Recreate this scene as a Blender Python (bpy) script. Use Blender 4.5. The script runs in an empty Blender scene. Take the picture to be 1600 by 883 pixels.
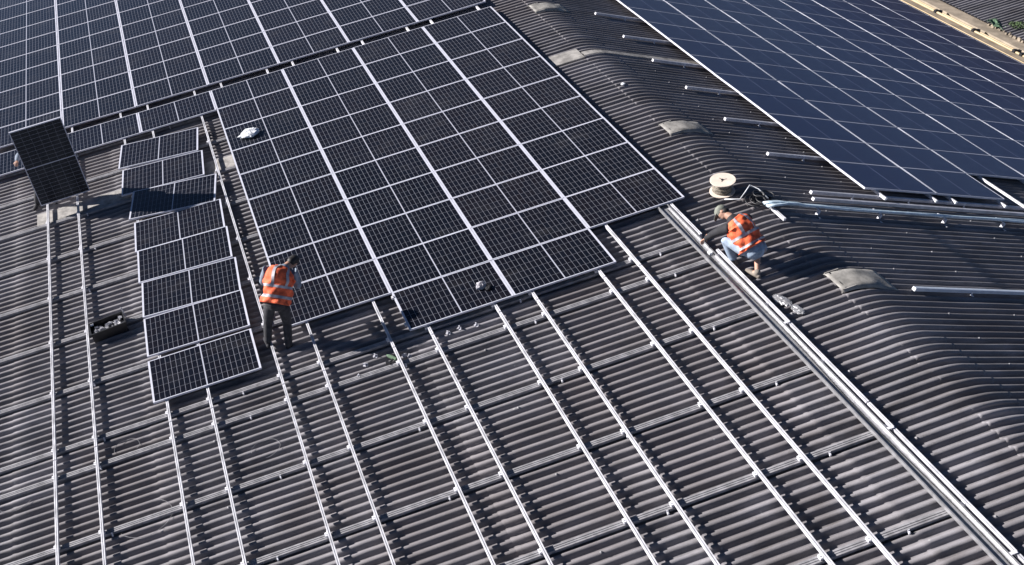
import bpy, bmesh, math, random
from mathutils import Vector, Matrix
random.seed(7)
PI = math.pi
SC = bpy.context.scene
COL = SC.collection

# ---------------------------------------------------------------- frames
TH = math.radians(23.920492690398635)          # angle between the two roof slopes
A = TH/2                                       # pitch of each slope
CA, SA, CT, ST = math.cos(A), math.sin(A), math.cos(TH), math.sin(TH)
V0, N0, XF = -3.591032, -1.053172, -9.581135   # far array edge in near-slope coordinates
HC = -0.16                                     # height of the corrugation crests below the panel tops
PIT = 0.1521                                   # corrugation pitch
def NW(x, v, h=0.0):                           # near slope: x along ridge, v down the slope, h off the slope
    return Vector((x, v*CA + h*SA, -v*SA + h*CA))
def FW(x, w, h=0.0):                           # far slope: w down the slope from the panel edge
    return NW(x, V0 - w*CT - h*ST, N0 - w*ST + h*CT)
def near_matrix(x, v, h=0.0, rz=0.0):
    return Matrix.Translation(NW(x, v, h)) @ Matrix.Rotation(-A, 4, 'X') @ Matrix.Rotation(rz, 4, 'Z')
def far_matrix(x, w, h=0.0, rz=0.0):
    return Matrix.Translation(FW(x, w, h)) @ Matrix.Rotation(A, 4, 'X') @ Matrix.Rotation(rz, 4, 'Z')

# ---------------------------------------------------------------- camera
Rn = [(-0.2699195450334544, -0.9454643583722353, -0.18232001057174085),
      (-0.5817743287450001, 0.3110139730788235, -0.7515377162604924),
      (0.7672561955568733, -0.09678561668196906, -0.6339956425565783)]
def n2w(t): return Vector((t[0], t[1]*CA + t[2]*SA, -t[1]*SA + t[2]*CA))
rgt, dwn, fwd = [n2w(t) for t in Rn]
CPOS = NW(-22.515326640667652, 7.28121564915366, 10.506671778362419)
FPX = 1558.4361670642809
cam_d = bpy.data.cameras.new('camera'); cam = bpy.data.objects.new('camera', cam_d); COL.objects.link(cam)
M = Matrix.Identity(4)
for i in range(3):
    M[i][0], M[i][1], M[i][2], M[i][3] = rgt[i], -dwn[i], -fwd[i], CPOS[i]
cam.matrix_world = M
cam_d.sensor_width = 36; cam_d.lens = FPX/1600*36
cam_d.shift_x = -(593.95947096-800)/1600; cam_d.shift_y = (482.14266187-441.5)/1600
cam_d.clip_end = 3000
SC.camera = cam
def px(P):
    d = P-CPOS; z = d.dot(fwd)
    if z < 0.5: return (-1e4, -1e4)
    return (FPX*d.dot(rgt)/z+593.96, FPX*d.dot(dwn)/z+482.14)
def in_view(pts, m=6):
    q = [px(p) for p in pts]
    return max(a for a, b in q) > -m and min(a for a, b in q) < 1600+m and max(b for a, b in q) > -m and min(b for a, b in q) < 883+m

# ---------------------------------------------------------------- light
S = n2w((0.88, 1.42, 1.0)).normalized()
el = math.asin(S.z)
wd = bpy.data.worlds.new('World'); SC.world = wd; wd.use_nodes = True
nt = wd.node_tree; bg = nt.nodes['Background']
sky = nt.nodes.new('ShaderNodeTexSky'); sky.sky_type = 'NISHITA'; sky.sun_disc = False
sky.sun_elevation = el; sky.sun_rotation = math.atan2(S.x, S.y)
sky.air_density = 0.45; sky.dust_density = 0.4; sky.ozone_density = 1.5; sky.altitude = 2500
nt.links.new(sky.outputs[0], bg.inputs[0]); bg.inputs[1].default_value = 0.05
sun_d = bpy.data.lights.new('sun', 'SUN'); sun_d.energy = 5.0; sun_d.angle = math.radians(0.5); sun_d.color = (1.0, .955, .935)
sun = bpy.data.objects.new('sun', sun_d); COL.objects.link(sun)
sun.rotation_euler = S.to_track_quat('Z', 'Y').to_euler()
sun.location = (0, 0, 30)
SC.view_settings.view_transform = 'Standard'; SC.view_settings.look = 'None'
SC.view_settings.exposure = 1.15; SC.view_settings.gamma = 1.0
SC.render.engine = 'CYCLES'
SC.cycles.max_bounces = 5

# ---------------------------------------------------------------- material helpers
class NT:
    def __init__(s, name):
        s.m = bpy.data.materials.new(name); s.m.use_nodes = True
        s.t = s.m.node_tree; s.b = s.t.nodes['Principled BSDF']
    def n(s, ty, **kw):
        o = s.t.nodes.new(ty)
        for k, v in kw.items(): setattr(o, k, v)
        return o
    def l(s, a, b): s.t.links.new(a, b)
    def val(s, sock, v):
        if hasattr(v, 'links') or hasattr(v, 'is_linked'): s.l(v, sock)
        else: sock.default_value = v
    def math(s, op, a, b=0.0, c=None):
        o = s.n('ShaderNodeMath', operation=op); s.val(o.inputs[0], a); s.val(o.inputs[1], b)
        if c is not None: s.val(o.inputs[2], c)
        return o.outputs[0]
    def mix(s, f, a, b):
        o = s.n('ShaderNodeMix', data_type='RGBA'); s.val(o.inputs[0], f)
        for k, c in ((6, a), (7, b)):
            if isinstance(c, tuple): o.inputs[k].default_value = (*c, 1)
            else: s.l(c, o.inputs[k])
        return o.outputs[2]
    def noise(s, scale, detail=4, vec=None, rough=.6):
        o = s.n('ShaderNodeTexNoise'); o.inputs['Scale'].default_value = scale; o.inputs['Detail'].default_value = detail
        o.inputs['Roughness'].default_value = rough
        if vec is not None: s.l(vec, o.inputs['Vector'])
        return o.outputs['Fac']
    def coord(s, k='Object'): return s.n('ShaderNodeTexCoord').outputs[k]
    def scaled(s, vec, sc):
        o = s.n('ShaderNodeMapping'); s.l(vec, o.inputs[0]); o.inputs['Scale'].default_value = sc; return o.outputs[0]
    def ramp(s, f, stops):
        o = s.n('ShaderNodeValToRGB'); s.l(f, o.inputs[0]); e = o.color_ramp.elements
        while len(e) < len(stops): e.new(.5)
        for q, (p_, c) in zip(e, stops): q.position = p_; q.color = (*c, 1)
        return o.outputs[0]
    def smooth(s, x, a, b):
        o = s.n('ShaderNodeMapRange', interpolation_type='SMOOTHSTEP'); s.l(x, o.inputs[0])
        o.inputs[1].default_value = a; o.inputs[2].default_value = b; return o.outputs[0]
    def bump(s, f, st=.3, d=.01):
        o = s.n('ShaderNodeBump'); o.inputs['Strength'].default_value = st; o.inputs['Distance'].default_value = d
        s.l(f, o.inputs['Height']); s.l(o.outputs[0], s.b.inputs['Normal'])
    def set(s, **kw):
        for k, v in kw.items(): s.val(s.b.inputs[k.replace('_', ' ')], (*v, 1) if isinstance(v, tuple) else v)

def plain(name, col, rough=.6, metal=0.0, var=.12, scale=9.0, bump=0.0):
    k = NT(name); co = k.coord()
    f = k.noise(scale, 5, co)
    c2 = tuple(max(0, c*(1-2*var)) for c in col); c1 = tuple(min(1, c*(1+var)) for c in col)
    k.l(k.mix(k.smooth(f, .3, .7), c2, c1), k.b.inputs['Base Color'])
    k.set(Roughness=rough, Metallic=metal)
    if bump: k.bump(k.noise(scale*6, 3, co), bump)
    return k.m

def roof_material():
    k = NT('fibre_cement_roofing'); co = k.coord()
    st = k.scaled(co, (2.2, .45, 2.2)); f1 = k.noise(1.3, 6, st)
    f2 = k.noise(14, 5, k.scaled(co, (1, .35, 1))); f3 = k.noise(70, 4, co)
    big = k.noise(.35, 3, co)
    c = k.mix(k.smooth(f1, .3, .72), (0.128, 0.122, 0.128), (0.250, 0.240, 0.255))
    c = k.mix(k.math('MULTIPLY', k.smooth(f2, .5, .72), .45), c, (0.091, 0.082, 0.076))
    c = k.mix(k.math('MULTIPLY', k.smooth(f3, .42, .75), .3), c, (0.295, 0.294, 0.312))
    c = k.mix(k.math('MULTIPLY', k.smooth(k.noise(.9, 5, k.scaled(co, (1.3, .6, 1))), .5, .68), .55), c, (0.081, 0.070, 0.068))
    c = k.mix(k.math('MULTIPLY', k.smooth(big, .42, .62), .45), c, (0.155, 0.137, 0.137))
    # lichen spots
    v = k.n('ShaderNodeTexVoronoi'); k.l(co, v.inputs['Vector']); v.inputs['Scale'].default_value = 3.2
    spot = k.math('MULTIPLY', k.math('LESS_THAN', v.outputs['Distance'], .05), k.smooth(f1, .5, .6))
    c = k.mix(spot, c, (0.351, 0.352, 0.343))
    k.l(c, k.b.inputs['Base Color']); k.set(Roughness=.82)
    k.bump(f3, .35, .006)
    return k.m

PW_ = 1.047
def cell_material():
    """near arrays: 120 half cells, pale gaps between the cells"""
    k = NT('solar_cells'); co = k.coord(); sp = k.n('ShaderNodeSeparateXYZ'); k.l(co, sp.inputs[0])
    ax = k.math('ABSOLUTE', sp.outputs[0]); ay = k.math('ABSOLUTE', sp.outputs[1])   # x: short side, y: long side
    HX, HY = .5*PW_-.0165, .5*1.796-.032
    mid = .0085
    def lines(c, off, per, wdt):
        t = k.math('FRACT', k.math('DIVIDE', k.math('SUBTRACT', c, off), per))
        d = k.math('MULTIPLY', k.math('MINIMUM', t, k.math('SUBTRACT', 1.0, t)), per)
        return k.math('LESS_THAN', d, wdt/2)
    perx = HX*2/6; pery = (HY-mid)/10
    lx = lines(k.math('ADD', sp.outputs[0], 3*perx), 0.0, perx, .0050)       # gaps running along the long side
    ly = lines(ay, mid, pery, .0065)                                          # gaps running along the short side
    m0 = k.math('LESS_THAN', ay, mid)
    info = k.n('ShaderNodeObjectInfo'); rnd = info.outputs['Random']
    nz = k.noise(1.1, 3, co)
    cell = k.mix(rnd, (.004, .004, .006), (.007, .0055, .007))
    vz = k.n('ShaderNodeTexWhiteNoise', noise_dimensions='3D')
    sn = k.n('ShaderNodeVectorMath', operation='SNAP'); k.l(co, sn.inputs[0]); sn.inputs[1].default_value = (perx, pery, 10)
    k.l(sn.outputs[0], vz.inputs[0])
    cell = k.mix(k.math('MULTIPLY', vz.outputs['Value'], .5), cell, (.004, .006, .011))
    gap = (.20, .205, .235)
    c = k.mix(k.math('MULTIPLY', lx, .62), cell, gap)
    c = k.mix(k.math('MULTIPLY', ly, .80), c, gap)
    c = k.mix(m0, c, (.40, .41, .47))
    wn = k.n('ShaderNodeVectorMath', operation='ADD'); k.l(co, wn.inputs[0]); cb = k.n('ShaderNodeCombineXYZ'); k.l(k.math('MULTIPLY', rnd, 40.0), cb.inputs[2]); k.l(cb.outputs[0], wn.inputs[1])
    sm = k.noise(1.6, 6, k.scaled(wn.outputs[0], (1.6, .7, 1)))
    c = k.mix(k.math('MULTIPLY', k.smooth(sm, .5, .8), .045), c, (.30, .29, .28))
    k.l(c, k.b.inputs['Base Color'])
    k.set(Roughness=k.math('ADD', .16, k.math('MULTIPLY', nz, .12)), IOR=1.45)
    k.b.inputs['Specular IOR Level'].default_value = .40; k.b.inputs['Specular Tint'].default_value = (.62, .78, 1.0, 1); k.b.inputs['Sheen Weight'].default_value = .035; k.b.inputs['Sheen Roughness'].default_value = .35; k.b.inputs['Sheen Tint'].default_value = (.75, .85, 1, 1)
    return k.m

def dark_cell_material():
    """far array: blue cells with hardly visible gaps"""
    k = NT('blue_solar_cells'); co = k.coord(); sp = k.n('ShaderNodeSeparateXYZ'); k.l(co, sp.inputs[0])
    ay = k.math('ABSOLUTE', sp.outputs[1])
    info = k.n('ShaderNodeObjectInfo'); rnd = info.outputs['Random']
    dust = k.noise(2.3, 6, k.coord('Object'))
    base = k.mix(rnd, (.008, .012, .052), (.013, .018, .056))
    c = k.mix(k.math('MULTIPLY', k.smooth(dust, .45, .8), .35), base, (.035, .045, .085))
    t = k.math('FRACT', k.math('DIVIDE', ay, .0865)); d = k.math('MINIMUM', t, k.math('SUBTRACT', 1.0, t))
    c = k.mix(k.math('MULTIPLY', k.math('LESS_THAN', d, .04), .16), c, (.2, .22, .3))
    c = k.mix(k.math('MULTIPLY', k.math('LESS_THAN', ay, .009), .8), c, (.20, .22, .34))
    k.l(c, k.b.inputs['Base Color'])
    k.set(Roughness=k.math('ADD', .25, k.math('MULTIPLY', dust, .2)), IOR=1.45); k.b.inputs['Specular IOR Level'].default_value = .22
    return k.m

M_ROOF = roof_material()
M_CELL = cell_material()
M_BLUE = dark_cell_material()
M_ALU = plain('anodised_aluminium', (.60, .60, .63), .5, .0, .16, 3)
M_ALU2 = plain('dull_aluminium', (.48, .48, .52), .55, 0, .1, 6)
M_FRAME = plain('aluminium_frame', (.50, .51, .58), .5, .0, .05, 6)
M_BATTEN = plain('galvanised_batten', (.27, .265, .275), .6, .0, .18, 7)
M_GALV = plain('galvanised_channel', (.45, .45, .46), .38, .6, .12, 12)
M_FLASH = plain('weathered_flashing', (.30, .285, .265), .8, 0, .2, 6, .2)
M_BACK = plain('white_backsheet', (.7, .7, .72), .5)
M_BLACK = plain('black_plastic', (.012, .012, .014), .45)
M_WHITE = plain('white_film', (.82, .84, .86), .35, 0, .06, 14)
M_ORANGE = plain('orange_fabric', (.95, .14, .05), .75, 0, .22, 11, .5)
M_STRIP = plain('reflective_tape', (.40, .39, .42), .4, .0, .2)
M_SKIN = plain('skin', (.42, .24, .17), .55, 0, .08)
M_HAIR = plain('dark_hair', (.012, .010, .009), .6)
M_TROUSER = plain('dark_trousers', (.035, .035, .04), .85, 0, .25, 12, .3)
M_JEANS = plain('faded_jeans', (.29, .36, .45), .85, 0, .14, 12, .3)
M_GREY = plain('grey_sleeves', (.20, .24, .30), .85, 0, .15, 12, .3)
M_BLACKCLOTH = plain('black_cloth', (.018, .018, .022), .85, 0, .2, 12)
M_CAP = plain('grey_green_cap', (.17, .18, .15), .8, 0, .2, 14)
M_SHOE = plain('worn_shoes', (.22, .19, .16), .8, 0, .2)
M_CREAM = plain('cream_board', (.66, .57, .48), .7, 0, .08, 6)
M_COPPER = plain('grey_cable', (.22, .19, .15), .55, 0, .3, 30)
M_BLUEPIPE = plain('pale_blue_conduit', (.58, .70, .78), .45, 0, .1, 10)
M_PIPE = plain('cream_pipe', (.46, .35, .20), .5, 0, .08, 4)
M_CONCRETE = plain('tan_concrete', (.29, .24, .18), .85, 0, .18, 2.2, .3)
M_GREEN = plain('green_sheet', (.10, .17, .10), .8, 0, .2, 6)
M_LEAF = plain('moss', (.05, .085, .03), .9, 0, .3, 8)
M_WALL = plain('rendered_wall', (.45, .42, .38), .9, 0, .1, 1)
M_GROUND = plain('dusty_ground', (.22, .19, .15), .95, 0, .2, .2)

# ---------------------------------------------------------------- object helpers
def tag(o, label=None, cat=None, group=None, kind=None):
    if label: o['label'] = label
    if cat: o['category'] = cat
    if group: o['group'] = group
    if kind: o['kind'] = kind
    return o
def mesh_obj(name, me, mat=None, parent=None, mw=None):
    o = bpy.data.objects.new(name, me); COL.objects.link(o)
    if mat and not me.materials: me.materials.append(mat)
    if parent is not None: o.parent = parent
    if mw is not None: o.matrix_world = mw if parent is None else mw
    return o
def empty(name, mw):
    o = bpy.data.objects.new(name, None); COL.objects.link(o); o.matrix_world = mw; o.empty_display_size = .2
    return o
class MB:
    def __init__(s): s.v = []; s.f = []; s.sm = False
    def add(s, vs, fs):
        k = len(s.v); s.v += [tuple(q) for q in vs]; s.f += [tuple(i+k for i in f) for f in fs]; return s
    def box(s, x0, x1, y0, y1, z0, z1, mw=None):
        vs = [Vector((x, y, z)) for z in (z0, z1) for y in (y0, y1) for x in (x0, x1)]
        if mw: vs = [mw @ q for q in vs]
        return s.add(vs, [(0, 2, 3, 1), (4, 5, 7, 6), (0, 1, 5, 4), (2, 6, 7, 3), (0, 4, 6, 2), (1, 3, 7, 5)])
    def extrude(s, prof, x0, x1):      # closed profile in (y, z), extruded along x
        n = len(prof)
        vs = [(x0, y, z) for y, z in prof]+[(x1, y, z) for y, z in prof]
        fs = [(i, (i+1) % n, n+(i+1) % n, n+i) for i in range(n)]+[tuple(range(n))[::-1], tuple(range(n, 2*n))]
        return s.add(vs, fs)
    def tube(s, pts, r, n=8, cap=True):
        pts = [Vector(p) for p in pts]; k = len(s.v); rr = r if isinstance(r, (list, tuple)) else [r]*len(pts)
        up = Vector((0, 0, 1))
        for i, p in enumerate(pts):
            d = (pts[min(i+1, len(pts)-1)]-pts[max(i-1, 0)]).normalized()
            a = d.cross(up if abs(d.z) < .9 else Vector((1, 0, 0))).normalized(); b = d.cross(a)
            for j in range(n):
                t = 2*PI*j/n; s.v.append(tuple(p+rr[i]*(a*math.cos(t)+b*math.sin(t))))
        for i in range(len(pts)-1):
            for j in range(n):
                s.f.append((k+i*n+j, k+(i+1)*n+j, k+(i+1)*n+(j+1) % n, k+i*n+(j+1) % n))
        if cap:
            s.f.append(tuple(k+j for j in range(n))); s.f.append(tuple(k+(len(pts)-1)*n+j for j in range(n))[::-1])
        return s
    def lathe(s, prof, n=28, mw=None):   # (r, z)
        k = len(s.v)
        for r, z in prof:
            for j in range(n):
                q = Vector((r*math.cos(2*PI*j/n), r*math.sin(2*PI*j/n), z)); s.v.append(tuple(mw @ q if mw else q))
        for i in range(len(prof)-1):
            for j in range(n):
                s.f.append((k+i*n+j, k+i*n+(j+1) % n, k+(i+1)*n+(j+1) % n, k+(i+1)*n+j))
        return s
    def mesh(s, name, smooth=False):
        me = bpy.data.meshes.new(name); me.from_pydata(s.v, [], s.f); me.update()
        bm = bmesh.new(); bm.from_mesh(me); bmesh.ops.recalc_face_normals(bm, faces=bm.faces[:]); bm.to_mesh(me); bm.free()
        if smooth:
            for p in me.polygons: p.use_smooth = True
        return me
    def build(s, name, mat, parent=None, mw=None, smooth=False):
        o = mesh_obj(name, s.mesh(name, smooth), mat, parent)
        if mw is not None and parent is None: o.matrix_world = mw
        return o

# ================================================================= SETTING
g = MB().box(-900, 900, -900, 900, -10.3, -10.0).build('ground', M_GROUND); tag(g, kind='structure')

# ---- corrugated roof of the hall ---------------------------------------------------
def corr(x):
    t = 2*PI*(x+12.766-.018)/PIT
    c = .0345*(math.cos(t)-.11*math.cos(3*t))
    return c-.0307
APW = -1.053172/ST          # far-slope coordinate of the ridge line (w), about -2.6
def centreline(u):
    """u: distance from the ridge, + near side; rounded over 0.22 m either side. returns world y,z of crest line and normal"""
    apx = NW(0, V0+(-N0)/math.tan(TH), 0)      # where the two panel planes meet
    drop = HC/CA
    apy, apz = apx.y, apx.z+drop
    r = .30
    if abs(u) < r:
        # parabola blending slopes
        y = u*CA; z = -(SA/(2*r))*u*u - SA*r/2
        sl = -SA*u/r/CA
    else:
        y = u*CA; z = -abs(u)*SA; sl = -math.copysign(SA/CA, u)
    nrm = Vector((0, -sl, 1)).normalized()
    return Vector((0, apy+y, apz+z)), nrm
rx0, rx1 = -21.0, 14.0
random.seed(3)
jit = {}
LAPS = [-16.3, -14.1, -11.9, -9.7, -7.5, -5.3, -3.1, 2.15, 4.35, 6.55, 8.75, 10.95, 13.15]
def lap(u):
    """each sheet rests on the one below it: height falls along the sheet and steps at the lap"""
    a = abs(u); L0 = (2.15 if u > 0 else 3.1)
    if a < L0: return .004
    return .010-.009*((a-L0) % 2.2)/2.2 if False else .004-.0075*(1-((a-L0) % 2.2)/2.2)
def crest_noise(x, u):
    k = round((x+12.766)/PIT); kk = (k, int(math.floor(u/1.6)))
    if kk not in jit: jit[kk] = random.uniform(-.0035, .0035)
    return jit[kk]
def corrugated(us, x0, x1, lift=0.0, nper=12, wob=True, yoff=None):
    xs = []; n = int((x1-x0)/PIT*nper); xs = [x0+(x1-x0)*i/n for i in range(n+1)]
    vs = []
    for u in us:
        c, nn = centreline(u)
        for x in xs:
            h = corr(x)+lift
            if wob: h += lap(u)+ .0022*math.sin(u*3.1+x*1.7)+.0015*math.sin(u*7.3-x*4.1)+crest_noise(x, u)*.5
            q = c+nn*h; vs.append((x, q.y, q.z))
    m = len(xs); fs = [(i*m+j, i*m+j+1, (i+1)*m+j+1, (i+1)*m+j) for i in range(len(us)-1) for j in range(m-1)]
    return MB().add(vs, fs)
hall = empty('warehouse', Matrix.Translation((-3, -1, -10)))
tag(hall, 'long warehouse whose dark corrugated gable roof carries all the solar panels', 'warehouse')
def child(o, parent):
    mw = o.matrix_world.copy(); o.parent = parent; o.matrix_parent_inverse = parent.matrix_world.inverted(); return o
bpy.context.view_layer.update()
UN, UF = 15.5, -17.35       # eaves, measured from the ridge
us = []
u = UF
while u < UN:
    us.append(u)
    u += .45 if abs(u) > .7 else .06
us.append(UN)
for l_ in LAPS: us += [l_-.006, l_+.006]
us = sorted(set(us))
roof = corrugated(us, rx0, rx1).build('roof', M_ROOF, smooth=True)
sol = roof.modifiers.new('thickness', 'SOLIDIFY'); sol.thickness = .007; sol.offset = -1
child(roof, hall)
# ridge capping sheets: a second skin laid over the bend with its edges showing
RCN, RCF = .30, -.52
n = 0; x = rx0+.3
caps = []
while x < rx1-.5:
    L = 7*PIT
    usc = [RCF+(RCN-RCF)*i/18 for i in range(19)]
    cb = corrugated(usc, x, x+L-.004, .0045, wob=False).build('ridge_cap', M_ROOF, smooth=True)
    sd = cb.modifiers.new('thickness', 'SOLIDIFY'); sd.thickness = .005; sd.offset = -1
    caps.append(child(cb, roof)); x += L
# walls under the roof
def wall_ring(name, x0, x1, uL, uR, top_fn, parent, mat=M_WALL):
    yL = top_fn(uL)[0]; yR = top_fn(uR)[0]
    k = MB()
    pts = [(y, z-.12) for y, z in (top_fn(uL), top_fn(0.0), top_fn(uR))]
    for xx in (x0, x1-.25):
        prof = [(pts[0][0], -9.998), *pts, (pts[2][0], -9.998)]
        k.extrude(prof, xx, xx+.25)
    for (y, z), s in ((pts[0], 1), (pts[2], -1)):
        k.box(x0+.25, x1-.25, min(y, y+s*.25), max(y, y+s*.25), -9.998, z-.12)
    o = k.build(name, mat); return child(o, parent)
def ctop(u):
    c, nn = centreline(u); return (c.y, c.z-.06)
wall_ring('wall', rx0+.3, rx1-.3, UF+.5, UN-.5, ctop, hall)

# ---- flashing strip replacing one corrugation over the whole slope ------------------
def ribbon(name, x0, x1, u0, u1, lift, mat, parent, th=.006, nu=None):
    k = MB(); n = nu or max(2, int(abs(u1-u0)/.12)); vs = []
    for i in range(n+1):
        uu = u0+(u1-u0)*i/n; c, nn = centreline(uu)
        for (xx, hh) in ((x0, lift-.045), (x0, lift), (x0+.02, lift+.006), ((x0+x1)/2, lift+.004), (x1-.02, lift+.006), (x1, lift), (x1, lift-.045)):
            q = c+nn*hh; vs.append((xx, q.y, q.z))
    fs = [(i*7+j, i*7+j+1, (i+1)*7+j+1, (i+1)*7+j) for i in range(n) for j in range(6)]
    k.add(vs, fs); o = k.build(name, mat)
    sd = o.modifiers.new('thickness', 'SOLIDIFY'); sd.thickness = th; sd.offset = -1
    return child(o, parent)
ribbon('flashing_strip', -3.53, -3.06, .30, 12.7, .012, M_FLASH, roof)
ribbon('flashing_strip', -3.46, -3.27, -6.0, .27, .014, M_FLASH, roof)

# ---- raised ridge vents (pale patched cowls) ----------------------------------------
def vent(x0, x1, u0, u1, lift, label, sk=0.0):
    c, nn = centreline(.2)
    t = empty('ridge_vent', Matrix.Translation(((x0+x1)/2, c.y, c.z)))
    tag(t, label, 'ridge vent', 'pale vents along the ridge')
    vs = []; n = 14; m = 8
    for i in range(n+1):
        uu = u0+(u1-u0)*i/n; cc, nn = centreline(uu)
        e = min(1, (i/n)*6) if i < n else 0
        fall = 1.0 if uu > -.25 else max(.0, 1-(-.25-uu)/(abs(u1)-.25))
        for j in range(m+1):
            xx = x0+(x1-x0)*j/m; a = j/m
            fl = 1.0 if .05 < a < .90 else .12
            q = cc+nn*((lift*fall*fl*(1-.25*a))+.010+.0035*math.sin(a*9+sk*7+uu*6)+.003*math.sin(uu*19+a*5)); vs.append((xx+.04*(1-fall)*(a-.5)+sk*(uu-u0), q.y, q.z))
    fs = [(i*(m+1)+j, i*(m+1)+j+1, (i+1)*(m+1)+j+1, (i+1)*(m+1)+j) for i in range(n) for j in range(m)]
    o = MB().add(vs, fs).build('cowl', M_VENT, smooth=True)
    sd = o.modifiers.new('thickness', 'SOLIDIFY'); sd.thickness = .008; sd.offset = -1
    child(o, t)
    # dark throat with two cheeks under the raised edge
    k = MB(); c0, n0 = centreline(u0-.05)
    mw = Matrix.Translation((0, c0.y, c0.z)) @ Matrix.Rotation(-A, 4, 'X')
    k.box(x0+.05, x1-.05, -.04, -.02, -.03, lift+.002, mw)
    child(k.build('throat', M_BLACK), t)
    k = MB().box(x0+.03, x0+.045, -.2, .035, -.03, lift-.002, mw).box(x1-.045, x1-.03, -.2, .035, -.03, lift-.002, mw)
    pass
    for e_ in (x0+.03, x1-.045):
        child(MB().box(e_, e_+.015, -.2, .035, -.03, lift-.002, mw).build('cheek', M_FLASH), t)
M_VENT = plain('pale_vent_sheet', (.27, .258, .235), .75, 0, .2, 5, .3)
vent(-7.42, -6.93, .32, -.62, .045, 'pale ridge vent between the cable reel and the flat flashing strip')
vent(-12.70, -12.18, .32, -.66, .052, 'pale ridge vent nearest the long bare blue-white rail, past the crouching worker', .05)
vent(-.80, -.28, .32, -.62, .045, 'pale ridge vent farthest up the ridge, beyond the flat flashing strip', -.06)

# ---- battens (lower rails) down the near slope -------------------------------------
RT, RB = -.035, -.082       # top and bottom of the upper rails
ORD = ['first', 'second', 'third', 'fourth', 'fifth', 'sixth', 'seventh', 'eighth', 'ninth', 'tenth', 'eleventh', 'twelfth', 'thirteenth']
bat_x = [-18.0, -16.6, -15.22, -13.85, -12.47, -11.09, -10.50, -9.12, -7.74, -6.37, -5.0, -3.62, -2.28, -.9]
BT = HC+.036                # top of the battens
prof = [(-.052, HC-.002), (-.052, HC+.006), (-.046, HC+.008), (-.044, BT-.001), (-.020, BT), (-.016, BT-.007), (-.010, BT-.007), (-.006, BT), (.010, BT), (.014, BT-.007), (.020, BT-.007), (.024, BT), (.042, BT-.001), (.046, HC+.008), (.052, HC+.006), (.052, HC-.002)]
prof = [(y, z) for y, z in prof]
bat_me = {}
for i, bx in enumerate(bat_x):
    hi = 14.2; lo = .14
    k = MB().extrude([(-y, z) for y, z in prof], lo, hi)
    k.v = [(y, x_, z) for x_, y, z in k.v]
    t = k.build('support_batten', M_BATTEN, mw=near_matrix(bx, 0, 0))
    where = 'from the photo\'s bottom edge' if i < 8 else 'from the bottom edge, running on beneath the laid panels'
    tag(t, f'{ORD[i] if i<13 else "topmost"} grey batten down the sunny slope, counted from the bottom edge' if i < 13 else 'grey batten under the panels just below the dark gap between arrays', 'batten', 'grey battens under the bare rails')
    # fixing feet
    for j in range(5):
        v = 1.1+2.35*j+random.uniform(-.2, .2)
        f = MB().box(-.085, -.053, -.012, .012, HC-.012, HC+.020).box(-.058, -.053, -.012, .012, HC+.014, HC+.05)
        f.lathe([(0, HC+.032), (.009, HC+.032), (.009, HC+.019)], 6, Matrix.Translation((-.070, 0, 0)))
        o = f.build('fixing_foot', M_ALU, parent=t); o.location = (0, v, 0)
        if i == 0 and j == 0: pass

# ---- upper rails along the ridge direction -----------------------------------------
rail_prof = [(-.021, RB), (-.021, RT), (-.006, RT), (-.006, RT-.016), (.006, RT-.016), (.006, RT), (.021, RT), (.021, RB)]
def rail_mesh(x0, x1): return MB().extrude(rail_prof, x0, x1)
def clamp_mb():
    k = MB().box(-.03, .03, .021, .062, RB-.002, RB+.006).box(-.03, .03, .021, .028, RB+.006, RT-.006).box(-.028, .028, -.018, .055, BT+.001, RB-.002)
    k.lathe([(0, RB+.022), (.010, RB+.022), (.010, RB+.006)], 6, Matrix.Translation((0, .045, 0)))
    return k
clamp_me = clamp_mb().mesh('rail_clamp'); clamp_me.materials.append(M_ALU)
def rail(v, x0, x1, label, joints=(-10.78,), group='silver rails across the sunny slope'):
    t = empty('mounting_rail', near_matrix(x0, v, 0)); tag(t, label, 'rail', group)
    cuts = [x0]+[j for j in joints if x0 < j < x1]+[x1]
    for a, b in zip(cuts, cuts[1:]):
        o = rail_mesh(a-x0+(.011 if a != x0 else 0), b-x0-(.011 if b != x1 else 0)).build('rail_section', M_ALU, parent=t)
    for bx in bat_x:
        if x0 < bx < x1 and in_view([NW(bx, v)], 20):
            o = mesh_obj('rail_clamp', clamp_me, None, t); o.location = (bx-x0, 0, 0)
    return t
rails = [(11.25, 'leftmost silver rail running from the carried panel to the bottom edge'),
         (10.60, 'second silver rail from the left, passing left of the black parts tray'),
         (9.41, 'silver rail emerging under the left half of the lowest loose panel'),
         (8.74, 'silver rail emerging under the middle of the lowest loose panel'),
         (7.57, 'silver rail passing between the loose panels and the standing worker'),
         (6.90, 'silver rail coming out at the standing worker\'s right, left of the notch'),
         (5.73, 'silver rail emerging inside the notch left of the lowest panel corner'),
         (5.08, 'silver rail emerging just right of the lowest panel corner'),
         (3.93, 'silver rail emerging left of the grey glove on the panels'),
         (3.28, 'silver rail emerging right of the grey glove on the panels'),
         (2.11, 'silver rail emerging just left of the last step in the array edge'),
         (1.48, 'silver rail emerging right of the last step in the array edge')]
for v, lb in rails:
    rail(v, -19.6, 13.0 if v < 12 else 9.0, lb)
# rail beside the cable channel, with a gap where the crouching worker is busy
rail(.255, -10.52, 13.0, 'short bare rail end beside the cable channel, above the crouching worker', joints=())
rail(.235, -19.6, -11.0, 'silver rail alongside the cable channel below the crouching worker', joints=(-14.8,))

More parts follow.
